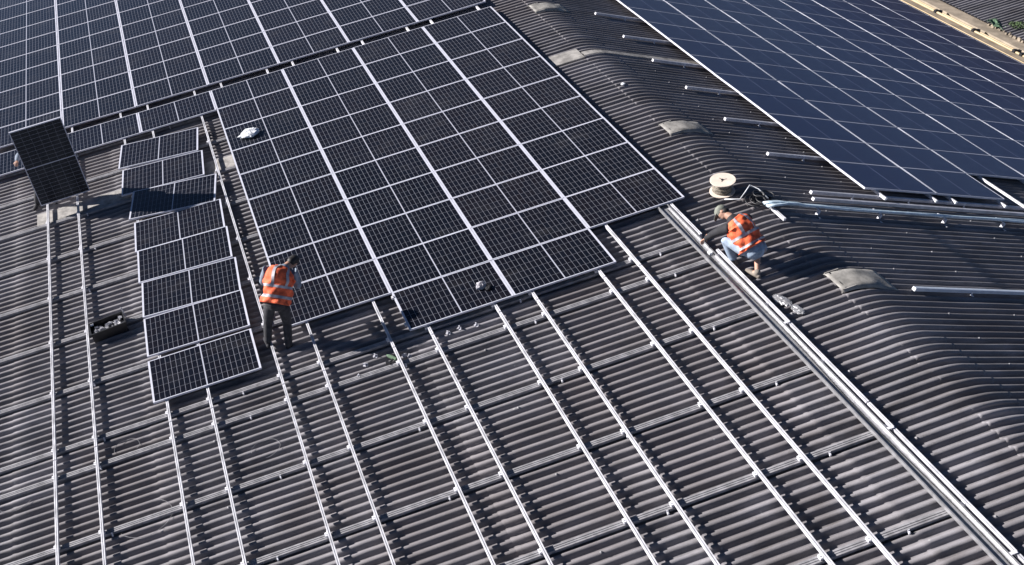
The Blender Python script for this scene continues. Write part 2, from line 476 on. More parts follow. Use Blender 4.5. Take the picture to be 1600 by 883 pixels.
# ---- cable channel ------------------------------------------------------------------
t = empty('cable_channel', near_matrix(-19.6, .40, 0)); tag(t, 'long open galvanised cable channel lying on the roof close to the ridge', 'cable tray')
L = 19.6-8.9
cp = [(-.085, RB), (-.085, RT+.012), (-.065, RT+.012), (-.065, RT+.006), (-.079, RT+.006), (-.079, RB+.006), (.094, RB+.006), (.094, RT+.006), (.082, RT+.006), (.082, RT+.012), (.100, RT+.012), (.100, RB)]
k = MB()
for a, b in ((0, 3.1), (3.103, 6.1), (6.103, L)):
    k.extrude(cp, a, b)
k.build('channel', M_GALV, parent=t)
for xx in (2.2, 4.3, 6.6, 8.9):
    MB().box(xx-.02, xx+.02, -.165, -.085, RT+.004, RT+.016).build('bridge_clip', M_ALU, parent=t)
cw = []
for i in range(60):
    xx = 0.3+(L-1)*i/59; cw.append((xx, .02*math.sin(xx*1.7)-.01, RB+.014))
MB().tube(cw, .007, 6).build('cable', M_BLACK, parent=t)
MB().box(8.55, 8.62, -.05, .0, RB+.007, RB+.05).build('junction_block', M_WHITE, parent=t)

# ================================================================= SOLAR PANELS
PW, PL_ = 1.047, 1.755
def panel_meshes(lx, ly, name, lip_long, lip_short, cellmat):
    """lx: short side (along ridge), ly: long side (down slope)"""
    k = MB(); hx, hy = lx/2, ly/2
    t = .035
    # long bars run along y (their lip seen between rows), short bars run along x
    for s in (-1, 1):
        k.box(min(s*hx, s*(hx-lip_long)), max(s*hx, s*(hx-lip_long)), -hy, hy, -t, 0)
        k.box(-hx+lip_long, hx-lip_long, min(s*hy, s*(hy-lip_short)), max(s*hy, s*(hy-lip_short)), -t, 0)
    fr = k.mesh(name+'_frame'); fr.materials.append(M_FRAME)
    gl = MB().box(-hx+lip_long, hx-lip_long, -hy+lip_short, hy-lip_short, -.009, -.002).mesh(name+'_glass')
    gl.materials.append(cellmat); gl.materials.append(M_BACK)
    for p in gl.polygons:
        if p.normal.z < -.5: p.material_index = 1
    return fr, gl
FR_N, GL_N = panel_meshes(PW, 1.796, 'panel', .0165, .032, M_CELL)
FR_F, GL_F = panel_meshes(PW, 1.768, 'blue_panel', .012, .020, M_BLUE)
def panel(mw, label, group, fr=FR_N, gl=GL_N, name='solar_panel'):
    mw = mw @ Matrix.Rotation(random.gauss(0, .0022), 4, 'X') @ Matrix.Rotation(random.gauss(0, .003), 4, 'Y')
    t = empty(name, mw); tag(t, label, 'solar panel', group)
    mesh_obj('frame', fr, None, t); mesh_obj('glass', gl, None, t)
    return t
def visible(fn, x, y, lx=PW/2, ly=.89):
    return in_view([fn(x+a*lx, y+b*ly) for a in (-1, 1) for b in (-1, 1)], 4)
CV = [-.014, 1.785, 3.59, 5.39, 7.195, 9.0, 10.81, 12.62, 14.43]
RP = 1.0555
def vcen(i): return (CV[i]+CV[i+1])/2
# laid array, below the gap
rows_in_col = {0: 9, 1: 10, 2: 10, 3: 9}
CN = ['ridge-side column', 'second column', 'third column', 'fourth column']
for i in range(7):
    nr = rows_in_col.get(i, 1)
    for j in range(nr):
        x = -RP*(j+.5); v = vcen(i)
        if not visible(NW, x, v): continue
        if i < 4:
            lb = f'black gridded panel {ORD[nr-1-j]} from the bare rails, {CN[i]} of middle array'
        else:
            lb = f'panel in the lone row under the dark gap, {ORD[i-4]} left of middle array'
        panel(near_matrix(x, v, 0, random.uniform(-.0015, .0015)), lb, 'panels of the middle array below the gap')
# array beyond the gap
XG = .355
for i in range(8):
    for j in range(14):
        x = XG+RP*(j+.5); v = vcen(i)
        if not visible(NW, x, v): continue
        lb = f'gridded panel beyond the dark gap, {ORD[j]} row past it, {ORD[i]} column from ridge'
        panel(near_matrix(x, v, 0, random.uniform(-.0015, .0015)), lb, 'panels of the upper left array beyond the gap')
# loose panels, laid but not yet aligned
loose = [((-1.39, 9.57), (-1.65, 7.75), (-2.42, 9.59), (-2.65, 7.80)), ((-2.60, 9.59), (-2.74, 7.81), (-3.55, 9.61), (-3.75, 7.83)),
         ((-3.59, 9.51), (-3.96, 7.69), (-4.64, 9.51), (-4.91, 7.68)), ((-4.81, 9.54), (-4.95, 7.70), (-5.85, 9.52), (-5.94, 7.71)),
         ((-5.87, 9.53), (-5.97, 7.74), (-6.88, 9.58), (-7.0, 7.72)), ((-6.93, 9.56), (-7.06, 7.70), (-7.98, 9.59), (-8.10, 7.77)),
         ((-8.04, 9.6), (-8.10, 7.79), (-9.08, 9.61), (-9.13, 7.79)), ((-9.22, 9.63), (-9.24, 7.80), (-10.26, 9.65), (-10.27, 7.80))]
for n, c in enumerate(loose):
    cx = sum(q[0] for q in c)/4; cv = sum(q[1] for q in c)/4
    dx = (c[1][0]-c[0][0]+c[3][0]-c[2][0])/2; dv = (c[1][1]-c[0][1]+c[3][1]-c[2][1])/2
    rz = math.atan2(dx, -dv)        # long axis along v
    lift = .0 if n not in (2,) else .012
    extra = ['the uppermost, skewed', 'second down, skewed', 'third down, crossed by the carried panel\'s shadow', 'fourth down', 'fifth down', 'sixth down', 'seventh down', 'the lowest']
    panel(near_matrix(cx, cv, lift, rz), f'loose black panel in the stepped column, {extra[n]}', 'loose panels laid in a stepped column')
# far slope array
for i in range(9):
    k0 = 0 if i < 2 else 1
    for j in range(k0, 22):
        x = XF+RP*(j+.5); w = 1.789*(i+.5)
        if i > 7 or not visible(FW, x, w): continue
        lb = f'plain blue panel, shaded slope, {ORD[j] if j < 13 else str(j+1)+"th"} row from lower end, {ORD[i]} column from ridge'
        panel(far_matrix(x, w, 0, random.uniform(-.001, .001)), lb, 'blue panels on the shaded slope', FR_F, GL_F)
        # mid clamps at the row seams
# clamps on the exposed edge of the middle array
for xx in (-9.62, -10.38, -2.1, -4.4, -6.7):
    for vv in ((5.395,) if xx < -9.5 else ()):
        o = MB().box(-.03, .03, -.012, .03, -.03, .008).lathe([(0, .02), (.012, .02), (.012, .008)], 6).build('end_clamp', M_ALU, mw=near_matrix(xx, vv))
        tag(o, 'small end clamp on the left edge of the lowest panel, ' + ('upper one' if xx > -10 else 'lower one'), 'clamp', 'end clamps at the notch')

# ---- far slope rails ----------------------------------------------------------------
fb = [(-.69, 'first'), (-2.22, 'second'), (-3.66, 'third'), (-5.15, 'fourth'), (-6.70, 'fifth'), (-8.22, 'sixth')]
def far_batten(x, w0, w1, label, name='support_rail', feet=(.0,), mat=M_ALU2):
    t = empty(name, far_matrix(x, w0)); tag(t, label, 'rail', 'rails poking out under the blue panels')
    k = MB().extrude([(-.032, RB-.05), (-.032, RB), (-.02, RB+.004), (.02, RB+.004), (.032, RB), (.032, RB-.05)], 0, w1-w0)
    k.v = [(y, -x_, z) for x_, y, z in k.v]
    k.build('rail_section', mat, parent=t)
    for f in feet:
        fo = MB().box(-.085, -.03, -.015, .015, HC-.004, HC+.006).box(-.04, -.032, -.015, .015, HC+.006, RB-.005)
        o = fo.build('fixing_foot', M_ALU, parent=t); o.location = (0, -f, 0)
    MB().box(-.033, .033, -.002, .003, RB-.051, RB+.003).build('end_cap', M_ALU, parent=t)
    return t
for x, nme in fb:
    far_batten(x, -1.2, 14.0, f'grey support rail poking out under the blue panels, {nme} from the top edge', feet=(.85, 3, 5))
far_batten(-9.72, -1.3, 8.5, 'long grey rail along the lower end of the blue array, just above the blue conduit', feet=(.95, 2.3, 3.7))
far_batten(-9.98, -1.45, 8.5, 'thin grey rail lying in the shade between the blue conduit and blue panels', feet=())
M_PALERAIL = plain('pale_blue_rail', (.62, .68, .76), .5, .2, .05)
far_batten(-12.78, -1.62, 8.5, 'lone pale blue rail on the shaded slope beside the nearest ridge vent', feet=(1.2, 2.9), mat=M_PALERAIL)
def far_rail(w, x0, x1, label):
    t = empty('mounting_rail', far_matrix(x0, w)); tag(t, label, 'rail', 'rail stubs at the lower end of the blue array')
    rail_mesh(0, x1-x0).build('rail_section', M_ALU, parent=t)
    MB().box(-.004, .0, -.024, .024, RB-.001, RT+.004).build('end_cap', M_WHITE, parent=t)
far_rail(.30, -9.86, 12, 'rail stub poking out right beside the corner of the blue array')
far_rail(1.60, -9.80, 12, 'second rail stub from the corner of the blue array')
far_rail(2.10, -9.80, 12, 'third rail stub from the corner of the blue array')
far_rail(3.40, -9.80, 12, 'fourth rail stub from the corner, before the missing panel')
far_rail(3.97, -9.80, 12, 'bright bare rail crossing the missing panel\'s place at the right edge')
far_rail(5.2, -9.80, 12, 'bare rail at the missing panel, cut by the photo\'s right edge')

# ---- blue conduit over the ridge -----------------------------------------------------
def surf(u, lift):
    c, nn = centreline(u); return c+nn*lift
t = empty('conduit_bundle', Matrix.Translation((-10.3, surf(0, 0).y, surf(0, 0).z)))
tag(t, 'bundle of pale blue conduits crossing the ridge and running along the shaded slope', 'conduit')
random.seed(5)
for s in range(6):
    pts = []
    off = (s-2.5)*.020; ph = random.uniform(0, 6)
    for i in range(70):
        uu = .12-8.5*i/69
        spread = 1.0 if uu > -.4 else max(.55, 1+(uu+.4)*.25)
        lift = .09+.012*math.cos(s*2.1)+.012*math.sin(uu*3+ph)*.5+(.02 if uu > -.5 else .0)
        q = surf(uu, lift)
        pts.append((-10.30+.035*uu*(1 if uu > -1.5 else 0)+(-.05 if uu <= -1.5 else 0)+off*spread*(1.6 if uu > -.2 else 1)+.01*math.sin(uu*2+ph), q.y, q.z))
    child(MB().tube(pts, (.017 if s % 2 else .021), 6).build('conduit', M_BLUEPIPE, smooth=True), t)
for w in (-1.68, -.30, 1.24, 2.71):
    k = MB().box(-.03, .03, -.015, .015, HC-.03, HC+.075).box(-.12, -.03, -.015, .015, HC-.03, HC-.022).box(-.02, .20, -.015, .015, HC+.072, HC+.082)
    child(k.build('conduit_bracket', M_ALU, mw=far_matrix(-10.44, w)), t)
k = rail_mesh(0, .46)
o = k.build('rail_offcut', M_ALU, mw=Matrix.Translation((-10.72, surf(.02, 0).y, surf(.02, 0).z+.10)))
tag(o, 'short white rail offcut lying across the ridge at the conduit\'s end', 'rail')

# black cable heap at the ridge
random.seed(11)
k = MB()
for s in range(7):
    cx, cu, r = -9.98+random.uniform(-.12, .12), -.02+random.uniform(-.2, .2), random.uniform(.09, .2)
    pts = []
    for i in range(26):
        a = 2*PI*i/25*1.05; q = surf(cu+r*math.sin(a)*.8, .02+.012*s+.006*math.sin(3*a)); pts.append((cx+r*math.cos(a), q.y, q.z))
    k.tube(pts, .011, 6)
o = k.build('cable_coil', M_BLACK, smooth=True); tag(o, 'heap of black cable on the ridge between cable reel and blue conduit', 'cable')
pts = []
for i, (x, u, l) in enumerate([(-9.75, .55, .03), (-9.9, .35, .05), (-9.82, .2, .12), (-9.72, .08, .15), (-9.8, -.05, .1), (-10.05, -.1, .05)]):
    q = surf(u, l); pts.append((x, q.y, q.z))
o = MB().tube(pts, .010, 6).build('pale_cable', M_WHITE, smooth=True); tag(o, 'pale cable end curling up from the black cable heap', 'cable')

# ================================================================= BEYOND: valley gutter and next roof
EV = FW(0, 14.75, HC)
yE, zE = EV.y, EV.z
t = empty('valley_gutter', Matrix.Translation((0, yE-.8, zE))); tag(t, 'tan concrete valley gutter between the two roofs, top right', 'gutter')
k = MB()
vs = []; n = 60
random.seed(9)
k.extrude([(yE-.05, zE-.5), (yE-.05, zE-.02), (yE-.32, zE-.02), (yE-.32, zE-.10), (yE-.95, zE-.10), (yE-.95, zE+.02), (yE-1.62, zE+.06), (yE-1.62, zE-.5)], -12, 22)
child(k.build('gutter_bed', M_CONCRETE), t)
for n_, (yy, zz, r) in enumerate(((yE-.17, zE+.03, .016), (yE-.52, zE+.06, .040), (yE-.68, zE+.04, .028))):
    t = empty('roof_pipe', Matrix.Translation((-12, yy, zz)))
    tag(t, ['thin cream pipe along the blue panels\' outer edge, top right', 'thicker cream pipe lying in the tan valley gutter', 'cream pipe beside the thicker one, nearer the second roof'][n_], 'pipe', 'cream pipes in the valley gutter')
    o = MB().tube([(0, 0, 0), (34, 0, 0)], r, 10).build('pipe', M_PIPE, parent=t, smooth=True)
    if n_:
        for xx in (16.85, 15.05, 13.25, 12.95, 11.0):
            o = MB().box(-.05, .05, -.07, .07, -.02, r+.03).build('pipe_clip', M_BLACK, parent=t); o.location = (xx, 0, 0)
# second roof: near slope rises away from the valley
y2, z2 = yE-1.45, zE+.10
nb = empty('neighbouring_warehouse', Matrix.Translation((0, y2-6, -10))); tag(nb, 'second warehouse with dark corrugated roof, cut by the top right corner', 'warehouse')
xs = [-8+ (30*i/(int(30/PIT)*8)) for i in range(int(30/PIT)*8+1)]
vs = []; S2 = [0, .5, 1.5, 3, 5, 8, 11]
for s in S2:
    for x in xs:
        h = corr(x)+.0015*math.sin(x*3+s)
        vs.append((x, y2-s*CA+h*SA, z2+s*SA+h*CA))
m = len(xs); fs = [(i*m+j, i*m+j+1, (i+1)*m+j+1, (i+1)*m+j) for i in range(len(S2)-1) for j in range(m-1)]
S3 = [0, 4, 11]; b = len(vs)
for s in S3:
    for x in xs[::4]: vs.append((x, y2-(11+s)*CA, z2+(11-s)*SA-.026))
m3 = len(xs[::4]); fs += [(b+i*m3+j, b+i*m3+j+1, b+(i+1)*m3+j+1, b+(i+1)*m3+j) for i in range(2) for j in range(m3-1)]
o = MB().add(vs, fs).build('roof', M_ROOF, smooth=True); child(o, nb)
k = MB()
for xx in (-7.8, 21.5): k.extrude([(y2-.3, -9.998), (y2-.3, z2-.12), (y2-11*CA, z2+11*SA-.2), (y2-21.5*CA, z2-.05), (y2-21.5*CA, -9.998)], xx, xx+.25)
k.box(-7.55, 21.5, y2-.55, y2-.3, -9.998, z2-.12).box(-7.55, 21.5, y2-21.5*CA, y2-21.5*CA+.25, -9.998, z2-.2)
child(k.build('wall', M_WALL), nb)
# debris: broken green sheet and a clump of moss on the gutter edge
mw = Matrix.Translation((3.15, y2-.12, z2+.06)) @ Matrix.Rotation(.5, 4, 'Z') @ Matrix.Rotation(-.25, 4, 'Y')
k = MB(); vs = []
for i in range(9):
    for j in range(6):
        vs.append(mw @ Vector((-.32+.08*i+.03*math.sin(j*2), -.22+.09*j+.04*math.sin(i*1.7), .03*math.sin(i*1.3+j))))
k.add(vs, [(i*6+j, i*6+j+1, (i+1)*6+j+1, (i+1)*6+j) for i in range(8) for j in range(5)])
o = k.build('broken_sheet', M_GREEN); sd = o.modifiers.new('thickness', 'SOLIDIFY'); sd.thickness = .01
tag(o, 'broken green sheet on the gutter edge by the second roof', 'debris')
random.seed(21); k = MB()
for i in range(260):
    a = random.uniform(0, 2*PI); r = random.random()**.5
    c = Vector((2.55+.55*r*math.cos(a), y2-.55+.33*r*math.sin(a), z2+.10+.16*(1-r*r)*random.random()))
    d = Vector((random.uniform(-1, 1), random.uniform(-1, 1), random.uniform(0, 1))).normalized()*.05
    e = d.cross(Vector((.3, .2, 1))).normalized()*.022
    k.add([c-e, c+d*.5-e*1.5, c+d, c+d*.5+e*1.5, c+e], [(0, 1, 2, 3, 4)])
o = k.build('weed_clump', M_LEAF); tag(o, 'dark green weed clump growing at the second roof\'s edge', 'plant')
random.seed(22); k = MB()
for i in range(90):
    x = random.uniform(-.5, 3.4); c = Vector((x, y2+.02+random.uniform(-.06, .06), z2-.02))
    k.lathe([(0, .03), (.03, .02), (.045, -.02)], 5, Matrix.Translation(c) @ Matrix.Scale(random.uniform(.5, 1.6), 4))
o = k.build('mortar_rubble', M_CONCRETE); tag(o, 'crumbled tan mortar along the second roof\'s edge', 'rubble', kind='stuff')

# ================================================================= LOOSE THINGS ON THE ROOF
# cable reel standing on the crests close to the ridge
mw = near_matrix(-9.49, -.74, HC)
t = empty('cable_reel', mw); tag(t, 'cream cable reel half wound with grey cable, standing near the ridge', 'cable reel')
def disc(z0, name):
    k = MB(); n = 40; R_, r_ = .215, .030; nh = 3
    ring = lambda r, z: [(r*math.cos(2*PI*i/n), r*math.sin(2*PI*i/n), z) for i in range(n)]
    k.add(ring(R_, z0)+ring(R_, z0+.016)+ring(r_, z0)+ring(r_, z0+.016),
          [(i, (i+1) % n, n+(i+1) % n, n+i) for i in range(n)]+[(2*n+i, 3*n+i, 3*n+(i+1) % n, 2*n+(i+1) % n) for i in range(n)]
          + [(i, 2*n+i, 2*n+(i+1) % n, (i+1) % n) for i in range(n)]+[(n+i, n+(i+1) % n, 3*n+(i+1) % n, 3*n+i) for i in range(n)])
    return k.build(name, M_CREAM, parent=t)
disc(.004, 'flange'); up_ = disc(.235, 'flange')
MB().lathe([(0, .2526), (.034, .2526), (.034, .2515), (0, .2515)], 3).build('hub_hole', M_BLACK, parent=up_)
for a in (0.3, 2.4, 4.5):
    o = MB().box(.028, .075, -.006, .006, .2505, .2525).build('slot', M_BLACK, parent=up_); o.rotation_euler = (0, 0, a)
MB().lathe([(.030, .019), (.085, .019), (.085, .234), (.030, .234), (.030, .019)], 32).build('drum', M_CREAM, parent=t, smooth=False)
pts = []
for i in range(14*36):
    a = 2*PI*i/36; z = .03+.013*(i/36); pts.append(((.155+.008*math.sin(i*.31))*math.cos(a), (.155+.008*math.sin(i*.31))*math.sin(a), z))
w_ = MB().lathe([(.086, .021), (.150, .021), (.156, .10), (.150, .21), (.086, .212)], 36).tube(pts, .0075, 5).build('wound_cable', M_COPPER, parent=t, smooth=True)

# parts tray with clamps
t = empty('parts_tray', near_matrix(-7.86, 10.22, HC, .1)); tag(t, 'open black parts tray full of silver clamps, left of the loose panels', 'tray')
k = MB(); hx, hy, hz = .17, .31, .20
for a in ((-hx, -hx+.01, -hy, hy), (hx-.01, hx, -hy, hy), (-hx+.01, hx-.01, -hy, -hy+.01), (-hx+.01, hx-.01, hy-.01, hy)):
    k.box(a[0], a[1], a[2], a[3], 0, hz)
k.box(-hx+.01, hx-.01, -hy+.01, hy-.01, 0, .01)
k.box(-hx-.012, -hx, -hy-.012, hy+.012, hz-.018, hz).box(hx, hx+.012, -hy-.012, hy+.012, hz-.018, hz)
k.box(-hx, hx, -hy-.012, -hy, hz-.018, hz).box(-hx, hx, hy, hy+.012, hz-.018, hz)
k.build('tray_body', M_BLACK, parent=t)
random.seed(31)
cl = MB().box(-.03, .03, -.018, .018, 0, .006).box(-.03, .03, -.018, -.012, .006, .03).box(-.03, .03, .012, .018, .006, .03).mesh('clamp'); cl.materials.append(M_ALU)
for i in range(46):
    o = mesh_obj('loose_clamp', cl, None, None)
    x, y, z = random.uniform(-.14, .13), random.uniform(-.27, .27), random.uniform(.05, .17)
    o.matrix_world = t.matrix_world @ Matrix.Translation((x, y, z)) @ Matrix.Rotation(random.uniform(0, 6), 4, 'Z') @ Matrix.Rotation(random.uniform(-.9, .9), 4, 'X')
    tag(o, 'small silver clamp heaped in the black parts tray', 'clamp', 'clamps heaped in the parts tray')
pts = [(.10, -.33, .0), (.11, -.34, .12), (.10, -.33, .30), (.06, -.32, .36)]
MB().tube(pts, .009, 6).build('handle', M_ALU2, parent=t)

# crumpled things: a lump with folds
def crumple(name, mw, sx, sy, sz, mat, label, cat, seed, fold=.28, tip=0.0, n=26):
    rnd = random.Random(seed); ph = [(rnd.uniform(1.5, 6), rnd.uniform(1.5, 6), rnd.uniform(0, 6)) for _ in range(7)]
    vs = []; m = n//2
    for i in range(m+1):
        th = PI*i/m
        for j in range(n):
            a = 2*PI*j/n
            r = 1+sum(fold/(q+1.2)*abs(math.sin(f1*a*.5*2//1+f2*th+p)) for q, (f1, f2, p) in enumerate(ph))-.25
            r += rnd.uniform(-.05, .05)*fold*2
            x, y, z = r*math.sin(th)*math.cos(a), r*math.sin(th)*math.sin(a), r*math.cos(th)
            if tip and y > 0: x *= max(.08, 1-y*tip); z *= max(.15, 1-y*tip*.8)
            vs.append((x*sx, y*sy, max(-.0, (z*.5+.42))*sz*1.2))
    fs = [(i*n+j, i*n+(j+1) % n, (i+1)*n+(j+1) % n, (i+1)*n+j) for i in range(m) for j in range(n)]
    o = MB().add(vs, fs).build(name, mat, mw=mw); tag(o, label, cat); return o
crumple('plastic_bag', near_matrix(-2.72, 6.70, .002, .15), .15, .20, .10, M_WHITE, 'white plastic bag lying crumpled on the upper panels of the middle array', 'bag', 4, .3, .55)
crumple('work_glove', near_matrix(-10.10, 4.0, .002, .5), .055, .065, .07, M_STRIP, 'pale grey work glove dropped on the lowest row of panels', 'glove', 9, .5, .4)
o = crumple('cloth_rag', near_matrix(-10.16, 3.90, .002, -.2), .06, .045, .04, M_BLACKCLOTH, 'black rag lying right behind the pale grey glove on the panels', 'rag', 12, .4)
crumple('plastic_wrapper', near_matrix(-12.44, -.02, HC, .3), .10, .05, .02, M_GALV, 'crumpled silver wrapper beside the cable channel, below the crouching worker', 'wrapper', 15, .6)
crumple('plastic_wrapper', near_matrix(-12.72, -.10, HC, .1), .07, .04, .016, M_GALV, 'smaller crumpled silver wrapper, nearer than the first one beside the channel', 'wrapper', 18, .6)
crumple('paper_scrap', near_matrix(-5.1, -1.02, HC+.01, .1), .028, .028, .02, M_WHITE, 'scrap of white paper on the ridge cap, between flashing strip and vent', 'scrap', 19, .5)

# hand tools and offcuts dropped around the notch
random.seed(44)
tools = [(-10.85, 6.25), (-10.93, 5.62), (-10.98, 5.55), (-10.72, 6.05), (-10.75, 4.82), (-10.72, 4.62), (-10.78, 4.35), (-11.05, 6.42)]
for n_, (x, v) in enumerate(tools):
    c = MB().box(-.04, .04, -.02, .02, 0, .008).box(-.04, .04, -.02, -.012, .008, .04).box(-.005, .005, -.045, .045, .01, .02)
    c.lathe([(0, .06), (.010, .06), (.010, .008)], 6)
    o = c.build('dropped_clamp', M_ALU2, mw=near_matrix(x, v, HC+.002, random.uniform(0, 3)))
    tag(o, 'dull loose clamp dropped on the corrugations below the panel notch', 'clamp', 'loose clamps dropped below the notch')
# power drill lying at the notch
t = empty('cordless_drill', near_matrix(-10.88, 5.82, HC+.03, .6)); tag(t, 'dark cordless drill lying among dropped clamps below the panel notch', 'drill')
MB().lathe([(0, -.10), (.026, -.10), (.030, -.04), (.030, .05), (.018, .08), (.012, .10), (0, .10)], 14, Matrix.Rotation(PI/2, 4, 'Y')).build('drill_body', M_GREEN, parent=t)
MB().tube([(-.05, 0, 0), (-.055, .06, .0), (-.05, .12, 0)], .016, 8).build('grip', M_BLACK, parent=t)
MB().box(-.095, -.01, .115, .155, -.03, .03).build('battery', M_BLACK, parent=t)

# thin wire loops lying on the lower left
random.seed(51)
for n_, (x, v, r, lb) in enumerate([(-11.2, 11.9, .30, 'thin wire loop on the roof left of the first two rails, upper one'), (-13.3, 11.8, .32, 'thin wire loop near the photo\'s lower left corner'), (-12.45, 10.0, .40, 'wide thin wire loop between second and third silver rails, near bottom'), (-11.9, 8.1, .22, 'small thin wire loop right of the fourth silver rail'), (-10.9, 10.15, .2, 'small wire loop left of the lowest loose panel')]):
    pts = []; f = random.uniform(.6, .8)
    for i in range(40):
        a = 2*PI*f*i/39+n_; xx = x+r*math.cos(a)*.8; vv = v+r*math.sin(a)
        pts.append(NW(xx, vv, HC+.008+.02*abs(math.sin(a*2))))
    o = MB().tube(pts, .003, 5).build('wire_loop', M_BATTEN); tag(o, lb, 'wire', 'thin wire loops on the lower left')

# roof bolts
random.seed(61)
k = MB()
for i in range(60):
    pass
def bolt(P, nrm):
    k.lathe([(0, .016), (.010, .014), (.014, .004), (.02, 0)], 8, Matrix.Translation(P) @ nrm.to_track_quat('Z', 'Y').to_matrix().to_4x4())
for kx in range(-45, 60, 1):
    xc = -12.766+.018+kx*PIT
    if kx % 4 == 0:
        for u in (-1.15, -2.5, -4.6):
            c, nn = centreline(u+random.uniform(-.03, .03)); q = c+nn*.002; bolt(Vector((xc, q.y, q.z)), nn)
    if kx % 9 == 0:
        for u in (1.2, 5.6, 10.0):
            c, nn = centreline(u); q = c+nn*.002; bolt(Vector((xc, q.y, q.z)), nn)
o = k.build('roof_bolts', M_BATTEN, smooth=True); o['kind'] = 'stuff'; child(o, roof)

# ================================================================= PANEL CARRIED UPRIGHT
c = [(-3.28, 11.31, .14), (-3.20, 10.27, .11), (-3.26, 11.26, 1.90), (-3.19, 10.22, 1.87)]
c = [NW(*q) for q in c]
ctr = sum(c, Vector())/4
ey = ((c[2]-c[0])+(c[3]-c[1])).normalized(); ex = ((c[1]-c[0])+(c[3]-c[2])); ex = (ex-ey*ex.dot(ey)).normalized(); ez = ex.cross(ey)
if ez.x > 0: ex = -ex; ez = -ez
mw = Matrix.Identity(4)
for i in range(3): mw[i][0], mw[i][1], mw[i][2], mw[i][3] = ex[i], ey[i], ez[i], ctr[i]
FR_C, GL_C = panel_meshes(1.05, 1.755, 'carried_panel', .014, .022, M_CELL)
t = panel(mw, 'solar panel held upright by a hidden worker, casting a shadow on loose panels', None, FR_C, GL_C)

# ================================================================= PEOPLE
def remesh(mb, voxel, mat, name, sm=3):
    me = mb.mesh(name+'_raw'); o = bpy.data.objects.new(name, me); COL.objects.link(o)
    r = o.modifiers.new('r', 'REMESH'); r.mode = 'VOXEL'; r.voxel_size = voxel; r.use_smooth_shade = True
    s_ = o.modifiers.new('s', 'SMOOTH'); s_.factor = .5; s_.iterations = sm
    dg = bpy.context.evaluated_depsgraph_get(); ev = o.evaluated_get(dg)
    m2 = bpy.data.meshes.new_from_object(ev); m2.materials.clear(); m2.materials.append(mat)
    o.modifiers.clear(); o.data = m2; bpy.data.meshes.remove(me); m2.name = name
    for p in m2.polygons: p.use_smooth = True
    return o
def loft(k, pts, rad, side, n=14):
    """pts: centres, rad: (half width along side, half depth), side: direction of the width"""
    pts = [Vector(p) for p in pts]; side = Vector(side); b = len(k.v)
    # extra rounded ends
    P = [pts[0]]+pts+[pts[-1]]; Rr = [(rad[0][0]*.45, rad[0][1]*.45)]+list(rad)+[(rad[-1][0]*.45, rad[-1][1]*.45)]
    d0 = (pts[1]-pts[0]).normalized(); d1 = (pts[-1]-pts[-2]).normalized()
    P[0] = pts[0]-d0*min(rad[0])*.6; P[-1] = pts[-1]+d1*min(rad[-1])*.6
    m = len(P)
    for i in range(m):
        d = (P[min(i+1, m-1)]-P[max(i-1, 0)]).normalized()
        a = (side-d*side.dot(d)).normalized(); c_ = d.cross(a)
        for j in range(n):
            t_ = 2*PI*j/n; k.v.append(tuple(P[i]+a*math.cos(t_)*Rr[i][0]+c_*math.sin(t_)*Rr[i][1]))
    for i in range(m-1):
        for j in range(n): k.f.append((b+i*n+j, b+i*n+(j+1) % n, b+(i+1)*n+(j+1) % n, b+(i+1)*n+j))
    k.f.append(tuple(b+j for j in range(n))[::-1]); k.f.append(tuple(b+(m-1)*n+j for j in range(n)))
def ball(k, c, rx, ry, rz, R=None, n=14):
    c = Vector(c); b = len(k.v); m = 10
    for i in range(m+1):
        th = PI*i/m
        for j in range(n):
            a = 2*PI*j/n; q = Vector((rx*math.sin(th)*math.cos(a), ry*math.sin(th)*math.sin(a), rz*math.cos(th)))
            if R: q = R @ q
            k.v.append(tuple(c+q))
    for i in range(m):
        for j in range(n): k.f.append((b+i*n+j, b+(i+1)*n+j, b+(i+1)*n+(j+1) % n, b+i*n+(j+1) % n))
def hand(k, wrist, d, palm_n, grip=.6):
    """wrist point, direction of the fingers, palm normal; four fingers and a thumb"""
    d = Vector(d).normalized(); pn = Vector(palm_n); pn = (pn-d*pn.dot(d)).normalized(); sd = d.cross(pn)
    w = Vector(wrist)
    loft(k, [w, w+d*.04, w+d*.095], [(.026, .018), (.038, .016), (.041, .013)], sd, 10)
    for i, (off, ln) in enumerate(((-.030, .070), (-.010, .080), (.010, .076), (.030, .060))):
        p0 = w+d*.085+sd*off; a = grip*.7; p1 = p0+(d*math.cos(a)+pn*math.sin(a))*ln*.45
        a2 = grip*1.6; p2 = p1+(d*math.cos(a2)+pn*math.sin(a2))*ln*.32; a3 = grip*2.3; p3 = p2+(d*math.cos(a3)+pn*math.sin(a3))*ln*.25
        loft(k, [p0, p1, p2, p3], [(.0095, .0095), (.009, .009), (.0085, .0085), (.0075, .0075)], sd, 8)
    t0 = w+d*.035-sd*.030; t1 = t0+(-sd*.7+d*.6+pn*.25).normalized()*.035; t2 = t1+(d*.8+pn*.5-sd*.1).normalized()*.035
    loft(k, [t0, t1, t2], [(.013, .013), (.011, .011), (.009, .009)], sd, 8)
